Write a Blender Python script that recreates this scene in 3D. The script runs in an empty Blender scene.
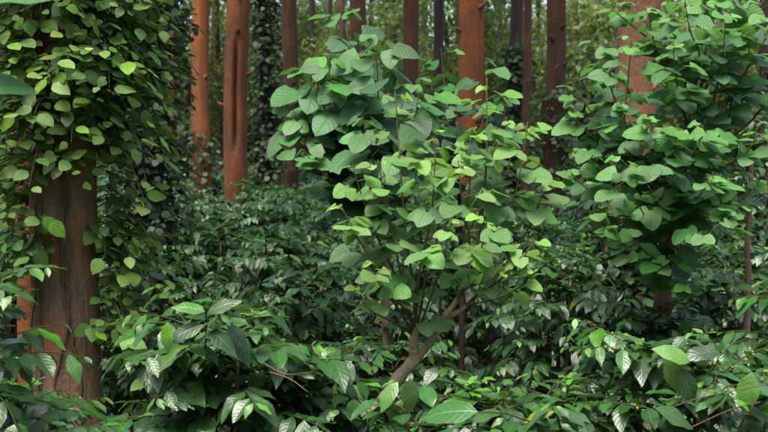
import bpy, math, random
import numpy as np
from mathutils import Matrix, Vector

R = math.radians
scene = bpy.context.scene
col = scene.collection

# ------------------------------------------------------------------ camera
FPX = 1055.0                        # focal length in pixels of the 768 wide picture
HORIZON = 128.0
CAM_Z = 2.3
PITCH = math.atan((216 - HORIZON) / FPX)
cam = bpy.data.cameras.new('camera')
cam.sensor_width = 36.0
cam.lens = 36.0 * FPX / 768.0
cam.clip_start = 0.05
cam.clip_end = 600
cam.dof.use_dof = True
cam.dof.focus_distance = 5.3
cam.dof.aperture_fstop = 4.5
cam_ob = bpy.data.objects.new('camera', cam)
cam_ob.location = (0, 0, CAM_Z)
cam_ob.rotation_euler = (R(90) - PITCH, 0, 0)
col.objects.link(cam_ob)
scene.camera = cam_ob

# ------------------------------------------------------------------ sky, sun, exposure
SUN_EL, SUN_AZ = R(70), R(205)      # azimuth clockwise from +Y: behind the camera, a little to the left
world = bpy.data.worlds.new('World')
scene.world = world
world.use_nodes = True
wn = world.node_tree
bg = wn.nodes['Background']
sky = wn.nodes.new('ShaderNodeTexSky')
sky.sky_type = 'NISHITA'
sky.sun_disc = False
sky.sun_elevation = SUN_EL
sky.sun_rotation = SUN_AZ
sky.altitude = 900
sky.air_density = 1.0
sky.dust_density = 9.0
sky.ozone_density = 0.6
wn.links.new(sky.outputs[0], bg.inputs[0])
bg.inputs[1].default_value = 0.13
sun = bpy.data.lights.new('sun', 'SUN')
sun.energy = 2.0
sun.angle = R(30)
sun.color = (1.0, 0.96, 0.9)
sun_ob = bpy.data.objects.new('sun', sun)
sd = Vector((math.sin(SUN_AZ) * math.cos(SUN_EL), math.cos(SUN_AZ) * math.cos(SUN_EL), math.sin(SUN_EL)))
sun_ob.rotation_euler = sd.to_track_quat('Z', 'Y').to_euler()
sun_ob.location = (0, 0, 30)
col.objects.link(sun_ob)
vs = scene.view_settings
vs.view_transform = 'Standard'
vs.look = 'None'
vs.gamma = 1.0
vs.exposure = 1.5
cy = scene.cycles
cy.use_denoising = True
cy.max_bounces = 7
cy.diffuse_bounces = 4
cy.glossy_bounces = 2
cy.transmission_bounces = 4
cy.transparent_max_bounces = 4
cy.caustics_reflective = False
cy.caustics_refractive = False

# ------------------------------------------------------------------ helpers
def at(px, py, Y):
    """point at world depth Y seen at photo pixel (px, py)"""
    cx, cyy = (px - 384) / FPX, (216 - py) / FPX
    d = np.array([cx, math.cos(PITCH) + cyy * math.sin(PITCH), -math.sin(PITCH) + cyy * math.cos(PITCH)])
    return d * (Y / d[1]) + np.array([0, 0, CAM_Z])

def atz(px, Y, z=0.0):
    return np.array([(px - 384) / FPX * Y, Y, z])

def nrm(v):
    v = np.asarray(v, float)
    return v / (np.linalg.norm(v, axis=-1, keepdims=True) + 1e-9)

def ground_z(x, y):
    return 0.05 * np.sin(x * 0.9 + 1.3) * np.cos(y * 0.7) + 0.03 * np.sin(x * 2.1 + y * 1.7)

def tag(o, label=None, cat=None, group=None, kind=None):
    if label: o['label'] = label
    if cat: o['category'] = cat
    if group: o['group'] = group
    if kind: o['kind'] = kind
    return o

def empty(name, loc, label, cat, group=None):
    o = bpy.data.objects.new(name, None)
    o.empty_display_size = 0.1
    o.location = [float(c) for c in loc]
    col.objects.link(o)
    return tag(o, label, cat, group)

def link(name, me, parent=None, kind=None):
    o = bpy.data.objects.new(name, me)
    if parent is not None:
        o.parent = parent
    if kind:
        o['kind'] = kind
    col.objects.link(o)
    return o

def make_mesh(name, verts, faces, mat, uv=None, young=None, smooth=True):
    """faces: (n,4) int array; a triangle repeats its last index"""
    verts = np.ascontiguousarray(verts, np.float32)
    faces = np.asarray(faces, np.int32)
    me = bpy.data.meshes.new(name)
    tri = faces[:, 3] == faces[:, 2]
    cnt = np.where(tri, 3, 4).astype(np.int32)
    keep = np.ones(faces.shape, bool)
    keep[tri, 3] = False
    loops = faces[keep]
    me.vertices.add(len(verts))
    me.vertices.foreach_set('co', verts.ravel())
    me.loops.add(len(loops))
    me.loops.foreach_set('vertex_index', loops)
    me.polygons.add(len(faces))
    starts = np.concatenate([[0], np.cumsum(cnt)[:-1]]).astype(np.int32)
    me.polygons.foreach_set('loop_start', starts)
    if smooth:
        me.polygons.foreach_set('use_smooth', np.ones(len(faces), bool))
    if uv is not None:
        l = me.uv_layers.new(name='UVMap')
        l.data.foreach_set('uv', np.ascontiguousarray(uv[loops], np.float32).ravel())
    if young is not None:
        a = me.attributes.new('young', 'FLOAT', 'POINT')
        a.data.foreach_set('value', np.ascontiguousarray(young, np.float32))
    me.materials.append(mat)
    me.update(calc_edges=True)
    return me

# ------------------------------------------------------------------ materials
def new_mat(name):
    m = bpy.data.materials.new(name)
    m.use_nodes = True
    nt = m.node_tree
    nt.nodes.clear()
    return m, nt

class NB:
    def __init__(s, nt): s.nt = nt
    def n(s, t, **kw):
        o = s.nt.nodes.new(t)
        for k, v in kw.items(): setattr(o, k, v)
        return o
    def l(s, a, b): s.nt.links.new(a, b)
    def math(s, op, a, b=None, c=None, clamp=False):
        o = s.n('ShaderNodeMath', operation=op, use_clamp=clamp)
        for i, v in enumerate((a, b, c)):
            if v is None: continue
            if isinstance(v, (int, float)): o.inputs[i].default_value = v
            else: s.l(v, o.inputs[i])
        return o.outputs[0]
    def mr(s, v, a, b, c=0.0, d=1.0):
        o = s.n('ShaderNodeMapRange')
        s.l(v, o.inputs[0])
        for i, x in enumerate((a, b, c, d)): o.inputs[i + 1].default_value = x
        return o.outputs[0]
    def mix(s, f, a, b, blend='MIX'):
        o = s.n('ShaderNodeMix', data_type='RGBA', blend_type=blend)
        if isinstance(f, (int, float)): o.inputs[0].default_value = f
        else: s.l(f, o.inputs[0])
        for i, v in ((6, a), (7, b)):
            if isinstance(v, tuple): o.inputs[i].default_value = (*v, 1)
            else: s.l(v, o.inputs[i])
        return o.outputs[2]
    def noise(s, vec, scale, detail=4, rough=.55):
        o = s.n('ShaderNodeTexNoise')
        if vec is not None: s.l(vec, o.inputs['Vector'])
        o.inputs['Scale'].default_value = scale
        o.inputs['Detail'].default_value = detail
        o.inputs['Roughness'].default_value = rough
        return o.outputs[0]
    def scalev(s, vec, sc):
        o = s.n('ShaderNodeMapping')
        s.l(vec, o.inputs[0])
        o.inputs['Scale'].default_value = sc
        return o.outputs[0]

def leaf_mat(name, base, young, under, rough=.4, spec=.5, veins=9, slant=2.2, transl=.3, bump=.5, vein_light=.35, yellow=.98, jitter=.5):
    m, nt = new_mat(name)
    b = NB(nt)
    uv = b.n('ShaderNodeUVMap').outputs[0]
    sx = b.n('ShaderNodeSeparateXYZ'); b.l(uv, sx.inputs[0])
    au = b.math('MULTIPLY', b.math('ABSOLUTE', b.math('SUBTRACT', sx.outputs[0], .5)), 2)
    v = sx.outputs[1]
    mid = b.mr(au, .07, .0)
    s = b.math('SUBTRACT', b.math('MULTIPLY', v, veins), b.math('MULTIPLY', au, slant))
    fr = b.math('FRACT', s)
    w = b.math('MULTIPLY', b.math('ABSOLUTE', b.math('SUBTRACT', fr, .5)), 2)
    lat = b.mr(w, .84, 1.0)
    vein = b.math('MAXIMUM', mid, b.math('MULTIPLY', lat, .55))
    info = b.n('ShaderNodeObjectInfo')
    geo = b.n('ShaderNodeNewGeometry')
    rnd = b.math('FRACT', b.math('ADD', info.outputs['Random'], geo.outputs['Random Per Island']))
    rnd2 = b.math('FRACT', b.math('MULTIPLY', rnd, 17.31))
    at_ = b.n('ShaderNodeAttribute', attribute_name='young')
    yg = b.math('ADD', at_.outputs['Fac'], b.math('MULTIPLY', b.math('SUBTRACT', rnd2, .5), .25), clamp=True)
    c = b.mix(yg, base, young)
    yl = b.mr(rnd2, yellow, min(1.0, yellow + .015))
    c = b.mix(b.math('MULTIPLY', yl, .7), c, (.30, .26, .03))
    hs = b.n('ShaderNodeHueSaturation')
    b.l(c, hs.inputs['Color'])
    b.l(b.mr(rnd2, 0, 1, .485, .515), hs.inputs['Hue'])
    b.l(b.mr(rnd, 0, 1, 1 - jitter, 1 + jitter), hs.inputs['Value'])
    b.l(b.mr(rnd2, 0, 1, .85, 1.1), hs.inputs['Saturation'])
    tc = b.n('ShaderNodeTexCoord').outputs['Object']
    blot = b.noise(tc, 22, 3)
    c = b.mix(b.mr(blot, .35, .7, .0, .35), hs.outputs[0], (base[0]*.6, base[1]*.6, base[2]*.5))
    c = b.mix(b.math('MULTIPLY', vein, vein_light), c, (young[0] * .9 + .04, young[1] * .9 + .04, young[2] + .03))
    spots = b.mr(b.noise(tc, 95, 2), .72, .76)
    c = b.mix(b.math('MULTIPLY', spots, .4), c, (.12, .10, .04))
    wear = b.math('MULTIPLY', b.mr(b.math('ADD', b.math('MULTIPLY', b.math('MAXIMUM', au, v), .55), b.math('MULTIPLY', b.noise(tc, 9, 3), .75)), .93, 1.0), b.mr(rnd2, .55, .75))
    c = b.mix(b.math('MULTIPLY', wear, .75), c, (.16, .105, .04))
    cb = b.mix(geo.outputs['Backfacing'], c, b.mix(.55, c, under))
    h = b.math('ADD', b.math('MULTIPLY', b.math('POWER', w, 2.0), -.5), b.math('MULTIPLY', mid, -.9))
    h = b.math('ADD', h, b.math('MULTIPLY', b.noise(tc, 60, 3), .35))
    bp = b.n('ShaderNodeBump')
    bp.inputs['Strength'].default_value = bump
    bp.inputs['Distance'].default_value = .006
    b.l(h, bp.inputs['Height'])
    p = b.n('ShaderNodeBsdfPrincipled')
    b.l(cb, p.inputs['Base Color'])
    rr = b.math('ADD', b.mr(b.noise(tc, 40, 3), .3, .7, rough - .07, rough + .12), b.math('MULTIPLY', geo.outputs['Backfacing'], .25))
    b.l(rr, p.inputs['Roughness'])
    p.inputs['Specular IOR Level'].default_value = spec
    b.l(bp.outputs[0], p.inputs['Normal'])
    tr = b.n('ShaderNodeBsdfTranslucent')
    tcx = b.mix(.5, cb, (young[0] * 1.3, young[1] * 1.3, young[2] * .8))
    b.l(tcx, tr.inputs['Color'])
    mx = b.n('ShaderNodeMixShader')
    mx.inputs[0].default_value = transl
    b.l(p.outputs[0], mx.inputs[1]); b.l(tr.outputs[0], mx.inputs[2])
    out = b.n('ShaderNodeOutputMaterial')
    b.l(mx.outputs[0], out.inputs[0])
    return m

def bark_mat(name, a, c2, dark, lichen=(.30, .33, .27), lich_amt=.4, moss=.3, sc=1.0, bump=.6):
    m, nt = new_mat(name)
    b = NB(nt)
    tc = b.n('ShaderNodeTexCoord').outputs['Object']
    st = b.scalev(tc, (9 * sc, 9 * sc, 1.1 * sc))
    st2 = b.scalev(tc, (30 * sc, 30 * sc, 4 * sc))
    n1 = b.noise(st, 1.0, 5, .6)
    n2 = b.noise(st2, 1.0, 5, .65)
    n3 = b.noise(tc, 1.6 * sc, 4)
    n4 = b.noise(tc, 9 * sc, 5, .7)
    c = b.mix(b.mr(n3, .42, .58), a, c2)
    c = b.mix(b.mr(n1, .52, .68, 0, .8), c, dark)
    c = b.mix(b.mr(n2, .52, .75, 0, .75), c, dark)
    n5 = b.noise(tc, 2.6 * sc, 5, .6)
    lm = b.math('MULTIPLY', b.mr(n4, .58, .66), b.mr(n5, .48, .6))
    c = b.mix(b.math('MULTIPLY', lm, lich_amt), c, lichen)
    n6 = b.noise(tc, 1.1 * sc, 5, .65)
    c = b.mix(b.math('MULTIPLY', b.mr(n6, .5, .66), moss), c, (.045, .06, .022))
    n7 = b.noise(b.scalev(tc, (1, 1, .45)), 55 * sc ** .5, 4, .7)
    c = b.mix(b.mr(n7, .35, .68, .55, 0), c, dark)
    n8 = b.noise(b.scalev(tc, (1, 1, .6)), 5 * sc, 4, .7)
    c = b.mix(b.mr(n8, .54, .62, 0, .4), c, tuple((x + .16) / 2.2 for x in dark))
    h = b.math('ADD', b.math('MULTIPLY', n1, .9), b.math('ADD', b.math('MULTIPLY', n2, .5), b.math('MULTIPLY', n7, .4)))
    h = b.math('ADD', h, b.math('MULTIPLY', n4, .25))
    bp = b.n('ShaderNodeBump')
    bp.inputs['Strength'].default_value = bump
    bp.inputs['Distance'].default_value = .03
    b.l(h, bp.inputs['Height'])
    p = b.n('ShaderNodeBsdfPrincipled')
    b.l(c, p.inputs['Base Color'])
    p.inputs['Roughness'].default_value = .85
    p.inputs['Specular IOR Level'].default_value = .25
    b.l(bp.outputs[0], p.inputs['Normal'])
    out = b.n('ShaderNodeOutputMaterial')
    b.l(p.outputs[0], out.inputs[0])
    return m

def ground_mat():
    m, nt = new_mat('leaf_litter_soil')
    b = NB(nt)
    tc = b.n('ShaderNodeTexCoord').outputs['Object']
    n1 = b.noise(tc, 1.2, 6); n2 = b.noise(tc, 14, 6, .7); n3 = b.noise(tc, 60, 3)
    c = b.mix(b.mr(n1, .35, .65), (.055, .032, .018), (.10, .055, .03))
    c = b.mix(b.mr(n2, .5, .65), c, (.15, .095, .05))
    c = b.mix(b.mr(n3, .6, .7), c, (.03, .02, .012))
    h = b.math('ADD', n2, b.math('MULTIPLY', n3, .4))
    bp = b.n('ShaderNodeBump'); bp.inputs['Distance'].default_value = .05
    b.l(h, bp.inputs['Height'])
    p = b.n('ShaderNodeBsdfPrincipled')
    b.l(c, p.inputs['Base Color']); p.inputs['Roughness'].default_value = .95
    b.l(bp.outputs[0], p.inputs['Normal'])
    out = b.n('ShaderNodeOutputMaterial'); b.l(p.outputs[0], out.inputs[0])
    return m

M = {
    'coffee': leaf_mat('coffee_leaf', (.025, .088, .022), (.12, .31, .03), (.09, .16, .06), rough=.33, spec=.85, veins=7, slant=1.5, transl=.2, bump=.24, vein_light=.3, yellow=.988, jitter=.45),
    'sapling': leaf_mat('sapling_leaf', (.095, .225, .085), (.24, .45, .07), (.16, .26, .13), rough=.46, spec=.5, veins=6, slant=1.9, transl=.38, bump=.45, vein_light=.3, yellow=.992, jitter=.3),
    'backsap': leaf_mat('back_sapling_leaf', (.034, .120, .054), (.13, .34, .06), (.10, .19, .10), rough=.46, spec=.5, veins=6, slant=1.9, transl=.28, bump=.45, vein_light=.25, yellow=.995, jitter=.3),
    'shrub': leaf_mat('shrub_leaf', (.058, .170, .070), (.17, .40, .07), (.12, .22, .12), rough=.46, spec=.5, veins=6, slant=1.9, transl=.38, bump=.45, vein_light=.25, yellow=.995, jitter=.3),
    'pepper': leaf_mat('pepper_leaf', (.052, .140, .026), (.22, .38, .045), (.14, .20, .08), rough=.45, spec=.45, veins=4, slant=2.4, transl=.3, bump=.35, vein_light=.3, yellow=.985, jitter=.4),
    'darkvine': leaf_mat('dark_vine_leaf', (.026, .060, .022), (.12, .20, .06), (.12, .17, .09), rough=.42, spec=.5, veins=4, slant=2.4, transl=.22, bump=.35, vein_light=.25, yellow=.985, jitter=.5),
    'wood': leaf_mat('far_wood_leaf', (.030, .075, .026), (.24, .33, .07), (.13, .18, .06), rough=.5, spec=.4, veins=4, slant=2, transl=.4, bump=.2, vein_light=.1, yellow=.97, jitter=.55),
    'bark_red': bark_mat('red_bark', (.48, .135, .034), (.31, .098, .034), (.12, .058, .032), lich_amt=.5, moss=.28, bump=.8),
    'bark_rust': bark_mat('rusty_bark', (.34, .10, .026), (.21, .072, .026), (.08, .04, .022), lich_amt=.4, moss=.3, bump=.8),
    'bark_tan': bark_mat('tan_bark', (.58, .44, .32), (.50, .37, .26), (.34, .25, .175), lich_amt=.4, moss=.08, sc=4.0, bump=.4),
    'bark_brown': bark_mat('brown_bark', (.18, .075, .034), (.105, .055, .032), (.04, .028, .02), lich_amt=.45, moss=.4, bump=1.0),
    'bark_pink': bark_mat('pinkish_bark', (.42, .17, .085), (.29, .14, .08), (.13, .08, .055), lichen=(.34, .30, .25), lich_amt=.6, moss=.2, bump=1.0),
    'bark_mossy': bark_mat('mossy_bark', (.42, .18, .07), (.32, .235, .155), (.13, .095, .062), lichen=(.34, .34, .28), lich_amt=.85, moss=.55, bump=1.0, sc=1.5),
    'bark_dark': bark_mat('dark_bark', (.075, .05, .036), (.055, .042, .034), (.025, .02, .016), lich_amt=.4, moss=.4),
    'bark_pale': bark_mat('pale_bark', (.42, .31, .215), (.32, .23, .155), (.16, .115, .08), lich_amt=.6, moss=.35, sc=4.0, bump=.4),
    'vine_bark': bark_mat('vine_bark', (.16, .13, .095), (.12, .10, .07), (.06, .05, .035), lich_amt=.5, moss=.3, sc=4.0, bump=.4),
    'green_shoot': bark_mat('green_shoot', (.15, .17, .07), (.17, .14, .07), (.09, .08, .045), lich_amt=.1, moss=.1, sc=8.0, bump=.2),
    'twig': bark_mat('green_twig', (.055, .075, .022), (.07, .065, .028), (.035, .03, .016), lich_amt=.1, moss=.1, sc=8.0, bump=.2),
    'dry': bark_mat('dry_twig', (.17, .13, .08), (.12, .09, .055), (.10, .065, .04), lich_amt=.2, moss=0.0, sc=8.0, bump=.2),
    'ground': ground_mat(),
}
def berry_mat():
    m, nt = new_mat('green_berry'); b = NB(nt)
    info = b.n('ShaderNodeNewGeometry')
    c = b.mix(info.outputs['Random Per Island'], (.08, .17, .03), (.18, .25, .05))
    p = b.n('ShaderNodeBsdfPrincipled'); b.l(c, p.inputs['Base Color']); p.inputs['Roughness'].default_value = .35
    out = b.n('ShaderNodeOutputMaterial'); b.l(p.outputs[0], out.inputs[0])
    return m
M['berry'] = berry_mat()

# ------------------------------------------------------------------ leaf shapes
# local frame: +X along the midrib (length 1), Y across, Z the upper side
def width_fn(kind, t):
    if kind == 'coffee':      # elliptic with a drawn-out tip
        return .268 * np.sin(np.pi * np.clip(t, 0, 1) ** .92) ** .85 * (1 - .25 * t ** 4)
    if kind == 'sapling':     # broad, blunt base, pointed tip
        return .56 * np.clip(t / .06, 0, 1) ** .5 * (1 - t) ** .74 * (.72 + 1.05 * t) * (1 - .1 * t)
    if kind == 'pepper':      # ovate
        return .385 * np.sin(np.pi * np.clip(t, 0, 1) ** .72) ** .8
    return .27 * np.sin(np.pi * np.clip(t, 0, 1) ** .85) ** .8

def leaf_shape(kind, variant, lod):
    rs = np.random.RandomState(variant * 7 + 3)
    if lod == 0: nt_, us = 7, np.array([-1, -.5, 0, .5, 1.])
    elif lod == 1: nt_, us = 5, np.array([-1, 0, 1.])
    else: nt_, us = 3, np.array([-1, 0, 1.])
    ts = np.linspace(0, 1, nt_ + 1) ** (1.0 if kind != 'sapling' else 1.15)
    droop = [.18, .30, .46, .08][variant % 4] * (1.0 if kind == 'coffee' else .5)
    fold = [.30, .12, .22, .40][variant % 4] * (1.0 if kind == 'coffee' else .5)
    curl = rs.uniform(-.12, .12)
    ph = rs.uniform(0, 6.28)
    V, UV, F = [], [], []
    idx = {}
    for i, t in enumerate(ts):
        w = float(width_fn(kind, np.array(t)))
        row = us if 0 < i < nt_ else np.array([0.])
        for u in row:
            x = t; y = u * w
            # blunt heart-shaped base: side points reach back a little
            if kind == 'sapling' and i == 1: x = t - .05 * abs(u)
            z = -droop * t * t + fold * abs(y) - .35 * abs(u) ** 2 * w * .35
            wav = .030 if kind == 'coffee' else .018
            z += wav * math.sin(t * 13 + ph + u) * abs(u)
            yy = y * (1 - .18 * fold) + curl * t * t * .6
            idx[(i, round(float(u), 2))] = len(V)
            V.append((x, yy, z)); UV.append((.5 + .5 * u, t))
    for i in range(nt_):
        for a, bq in zip(us[:-1], us[1:]):
            a = round(float(a), 2); bq = round(float(bq), 2)
            if i == 0: f = (idx[(0, 0.)], idx[(1, a)], idx[(1, bq)]); f = (f[0], f[1], f[2], f[2])
            elif i == nt_ - 1: f = (idx[(i, a)], idx[(i + 1, 0.)], idx[(i, bq)], idx[(i, bq)])
            else: f = (idx[(i, a)], idx[(i + 1, a)], idx[(i + 1, bq)], idx[(i, bq)])
            F.append(f)
    F = np.array(F)
    # upper side must face +Z
    v = np.array(V)
    n = np.cross(v[F[:, 1]] - v[F[:, 0]], v[F[:, 2]] - v[F[:, 0]])
    if n[:, 2].mean() < 0:
        G = F[:, ::-1].copy()
        t3 = F[:, 3] == F[:, 2]
        G[t3] = np.stack([F[t3, 2], F[t3, 1], F[t3, 0], F[t3, 0]], 1)
        F = G
    return v, F, np.array(UV)

SHAPES = {}
def shape(kind, variant, lod):
    k = (kind, variant, lod)
    if k not in SHAPES: SHAPES[k] = leaf_shape(kind, variant, lod)
    return SHAPES[k]

LEAF_MESH = {}
def leaf_mesh(kind, matname, variant, tint):
    k = (kind, matname, variant, tint)
    if k not in LEAF_MESH:
        v, f, uv = shape(kind, variant, 0)
        LEAF_MESH[k] = make_mesh('leaf', v, f, M[matname], uv, np.full(len(v), tint / 4.0))
    return LEAF_MESH[k]

# ------------------------------------------------------------------ leaf lists
class Leaves:
    def __init__(s): s.p, s.x, s.z, s.s, s.y = [], [], [], [], []
    def add(s, p, x, z, size, young=0.0):
        s.p.append(p); s.x.append(x); s.z.append(z); s.s.append(size); s.y.append(young)
    def finish(s, rng):
        s.p = np.array(s.p, float).reshape(-1, 3); s.s = np.array(s.s, float)
        X = nrm(np.array(s.x, float).reshape(-1, 3)); Z = np.array(s.z, float).reshape(-1, 3)
        Y = nrm(np.cross(Z, X)); Z = np.cross(X, Y)
        s.rot = np.stack([X, Y, Z], 2)              # columns
        s.y = np.clip(np.array(s.y, float), 0, 1)
        s.var = rng.randint(0, 4, len(s.s))
        return s

def joined_leaves(name, L, kind, matname, mask, lod, origin):
    Vs, Fs, Us, Ys = [], [], [], []
    off = 0
    for var in range(4):
        sel = np.where(mask & (L.var == var))[0]
        if not len(sel): continue
        v, f, uv = shape(kind, var, lod)
        w = np.einsum('nij,vj->nvi', L.rot[sel], v) * L.s[sel][:, None, None] + L.p[sel][:, None, :] - origin
        n, k = len(sel), len(v)
        Vs.append(w.reshape(-1, 3))
        Fs.append((f[None] + (np.arange(n) * k)[:, None, None] + off).reshape(-1, 4))
        Us.append(np.tile(uv, (n, 1))); Ys.append(np.repeat(L.y[sel], k))
        off += n * k
    if not Vs: return None
    return make_mesh(name, np.concatenate(Vs), np.concatenate(Fs), M[matname], np.concatenate(Us), np.concatenate(Ys))

# plants whose leaves are told apart one by one wait here for the count of what shows
PENDING = []
def pend(root, L, kind, matname, lod=1, cap=300):
    PENDING.append((root, L, kind, matname, lod, cap))

def settle_leaves():
    """the leaves that show largest become objects of their own, the rest of each plant one joined part"""
    W, H, cell = 256, 144, 3.0
    cells, deps, ids = [], [], []
    base = 0
    ranges = []
    lt = np.array([.05, .18, .31, .44, .57, .7, .83, .95]); lu = np.array([-.85, -.42, 0, .42, .85])
    for root, L, kind, mn, lod, cap in PENDING:
        T, U = np.meshgrid(lt, lu)
        T = T.ravel(); U = U.ravel()
        loc = np.stack([T, U * width_fn(kind, T), -.2 * T * T], 1)
        P = np.einsum('nij,vj->nvi', L.rot, loc) * L.s[:, None, None] + L.p[:, None, :]
        q = P - np.array([0, 0, CAM_Z])
        fw = q[..., 1] * math.cos(PITCH) - q[..., 2] * math.sin(PITCH)
        up = q[..., 1] * math.sin(PITCH) + q[..., 2] * math.cos(PITCH)
        fw = np.maximum(fw, .05)
        px = (384 + q[..., 0] / fw * FPX) / cell; py = (216 - up / fw * FPX) / cell
        ok = (px >= 0) & (px < W) & (py >= 0) & (py < H) & (fw > .3)
        n = len(L.s)
        idm = np.repeat(np.arange(n)[:, None] + base, P.shape[1], 1)
        cells.append((py[ok].astype(int) * W + px[ok].astype(int))); deps.append(fw[ok]); ids.append(idm[ok])
        ranges.append((base, base + n)); base += n
    cells = np.concatenate(cells); deps = np.concatenate(deps); ids = np.concatenate(ids)
    o = np.lexsort((deps, cells))
    cells = cells[o]; ids = ids[o]
    first = np.concatenate([[True], cells[1:] != cells[:-1]])
    own = np.bincount(ids[first], minlength=base)
    total = 0
    for (root, L, kind, mn, lod, cap), (a, b_) in zip(PENDING, ranges):
        ow = own[a:b_]
        org = np.array(root.location)
        cand = np.where(ow >= 3)[0]
        cand = cand[np.argsort(-ow[cand])][:cap]
        mask = np.ones(len(L.s), bool); mask[cand] = False
        for i in cand:
            me = leaf_mesh(kind, mn, int(L.var[i]), int(round(L.y[i] * 4)))
            ob = bpy.data.objects.new('leaf', me)
            m4 = np.eye(4); m4[:3, :3] = L.rot[i] * L.s[i]; m4[:3, 3] = L.p[i] - org
            ob.parent = root
            ob.matrix_basis = Matrix(m4.tolist())
            col.objects.link(ob)
        total += len(cand)
        me = joined_leaves('foliage', L, kind, mn, mask, lod, org)
        if me: link('foliage', me, root, 'stuff')
    scene['leaf_count'] = total

# ------------------------------------------------------------------ tubes and trunks
def tube_geo(pts, rad, seg=6, cap=True):
    pts = np.asarray(pts, float); rad = np.asarray(rad, float)
    n = len(pts)
    T = np.gradient(pts, axis=0); T = nrm(T)
    ref = np.array([1., 0, 0]) if abs(T[:, 0]).mean() < .8 else np.array([0, 0, 1.])
    A = nrm(np.cross(T, ref)); B = np.cross(T, A)
    ang = np.linspace(0, 2 * np.pi, seg, endpoint=False)
    V = pts[:, None] + rad[:, None, None] * (np.cos(ang)[None, :, None] * A[:, None] + np.sin(ang)[None, :, None] * B[:, None])
    i, j = np.meshgrid(np.arange(n - 1), np.arange(seg), indexing='ij')
    j2 = (j + 1) % seg
    F = np.stack([i * seg + j, i * seg + j2, (i + 1) * seg + j2, (i + 1) * seg + j], -1).reshape(-1, 4)
    V = V.reshape(-1, 3)
    if cap:
        V = np.concatenate([V, pts[-1:] + T[-1:] * rad[-1] * .6])
        e = len(V) - 1; b0 = (n - 1) * seg
        F = np.concatenate([F, np.array([[b0 + k, b0 + (k + 1) % seg, e, e] for k in range(seg)])])
    return V, F

def merge(geos):
    Vs, Fs, off = [], [], 0
    for v, f in geos:
        Vs.append(v); Fs.append(f + off); off += len(v)
    return np.concatenate(Vs), np.concatenate(Fs)

def bez(a, b, c, n):
    t = np.linspace(0, 1, n)[:, None]
    return (1 - t) ** 2 * a + 2 * t * (1 - t) * b + t * t * c

def smooth_path(pts, n):
    """Catmull-Rom through the points"""
    P = np.asarray(pts, float)
    P = np.concatenate([[2 * P[0] - P[1]], P, [2 * P[-1] - P[-2]]])
    out = []
    m = len(P) - 3
    for k in range(n):
        u = k / (n - 1) * m
        i = min(int(u), m - 1); t = u - i
        a, b, c, d = P[i:i + 4]
        out.append(.5 * (2 * b + (c - a) * t + (2 * a - 5 * b + 4 * c - d) * t * t + (3 * b - a - 3 * c + d) * t ** 3))
    return np.array(out)

def trunk_geo(path_pts, rad_fn, rng, seg=26, rows=70, rough=.05, flare=.35, groove=None, zs=None):
    """path_pts: function z -> (x, y); rings with fissures, swellings and a flared foot"""
    zs = np.asarray(zs)
    ang = np.linspace(0, 2 * np.pi, seg, endpoint=False)
    ph = rng.uniform(0, 6.28, 8)
    Z, A = np.meshgrid(zs, ang, indexing='ij')
    r = np.array([rad_fn(z) for z in zs])[:, None] * np.ones_like(A)
    d = np.zeros_like(A)
    for k, (fa, fz, am) in enumerate([(2, .5, .5), (3, .8, .4), (5, 1.4, .35), (7, 2.3, .22), (9, 3.9, .2), (4, 5.1, .2), (11, 7.3, .16), (1, 2.9, .3)]):
        d += am * np.sin(fa * A + ph[k] + 1.2 * np.sin(fz * Z + ph[(k + 3) % 8]))
    r = r * (1 + rough * d)
    r = r * (1 + flare * np.exp(-Z / .35) * (1 + .4 * np.sin(4 * A + ph[0])))
    if groove is not None:
        ga, gw, z0, z1, depth = groove
        da = np.angle(np.exp(1j * (A - ga)))
        zz = np.clip((Z - z0) / .35, 0, 1) * np.clip((z1 - Z) / .5, 0, 1)
        r = r * (1 - depth * zz * np.exp(-(da / gw) ** 2))
    xy = np.array([path_pts(z) for z in zs])
    V = np.stack([xy[:, 0][:, None] + r * np.cos(A), xy[:, 1][:, None] + r * np.sin(A), Z], -1).reshape(-1, 3)
    n = len(zs)
    i, j = np.meshgrid(np.arange(n - 1), np.arange(seg), indexing='ij')
    j2 = (j + 1) % seg
    F = np.stack([i * seg + j, i * seg + j2, (i + 1) * seg + j2, (i + 1) * seg + j], -1).reshape(-1, 4)
    return V, F

UPV = np.array([0, 0, 1.])
def jit(rng, s): return rng.normal(0, s, 3)

# ------------------------------------------------------------------ ground
def build_ground():
    n = 120
    xs = np.concatenate([np.linspace(-160, -16, 20), np.linspace(-15, 15, 80), np.linspace(16, 160, 20)])
    ys = np.concatenate([np.linspace(-60, -3, 10), np.linspace(-2, 34, 96), np.linspace(35, 260, 24)])
    Xg, Yg = np.meshgrid(xs, ys, indexing='ij')
    Zg = ground_z(Xg, Yg)
    V = np.stack([Xg, Yg, Zg], -1).reshape(-1, 3)
    ny = len(ys)
    i, j = np.meshgrid(np.arange(len(xs) - 1), np.arange(ny - 1), indexing='ij')
    F = np.stack([i * ny + j, (i + 1) * ny + j, (i + 1) * ny + j + 1, i * ny + j + 1], -1).reshape(-1, 4)
    g = link('ground', make_mesh('ground', V, F, M['ground']))
    tag(g, 'brown earth under the coffee bushes, strewn with litter', 'ground', kind='structure')
build_ground()

# ------------------------------------------------------------------ crowns of the tall trees
def crown_leaves(rng, n_clump, per, rx, rz, csize, leaf, yb=(1.2, 2.5)):
    L = Leaves()
    for c in range(n_clump):
        v = nrm(rng.normal(0, 1, 3)) * rng.uniform(.25, 1) ** .5
        cc = v * np.array([rx, rx, rz])
        for k in range(per):
            p = cc + rng.normal(0, csize, 3) * np.array([1, 1, .55])
            L.add(p, nrm(rng.normal(0, 1, 3) + [0, 0, -.4]), UPV + jit(rng, .55), leaf * rng.uniform(.6, 1.3), rng.beta(*yb))
    return L.finish(rng)

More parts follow.
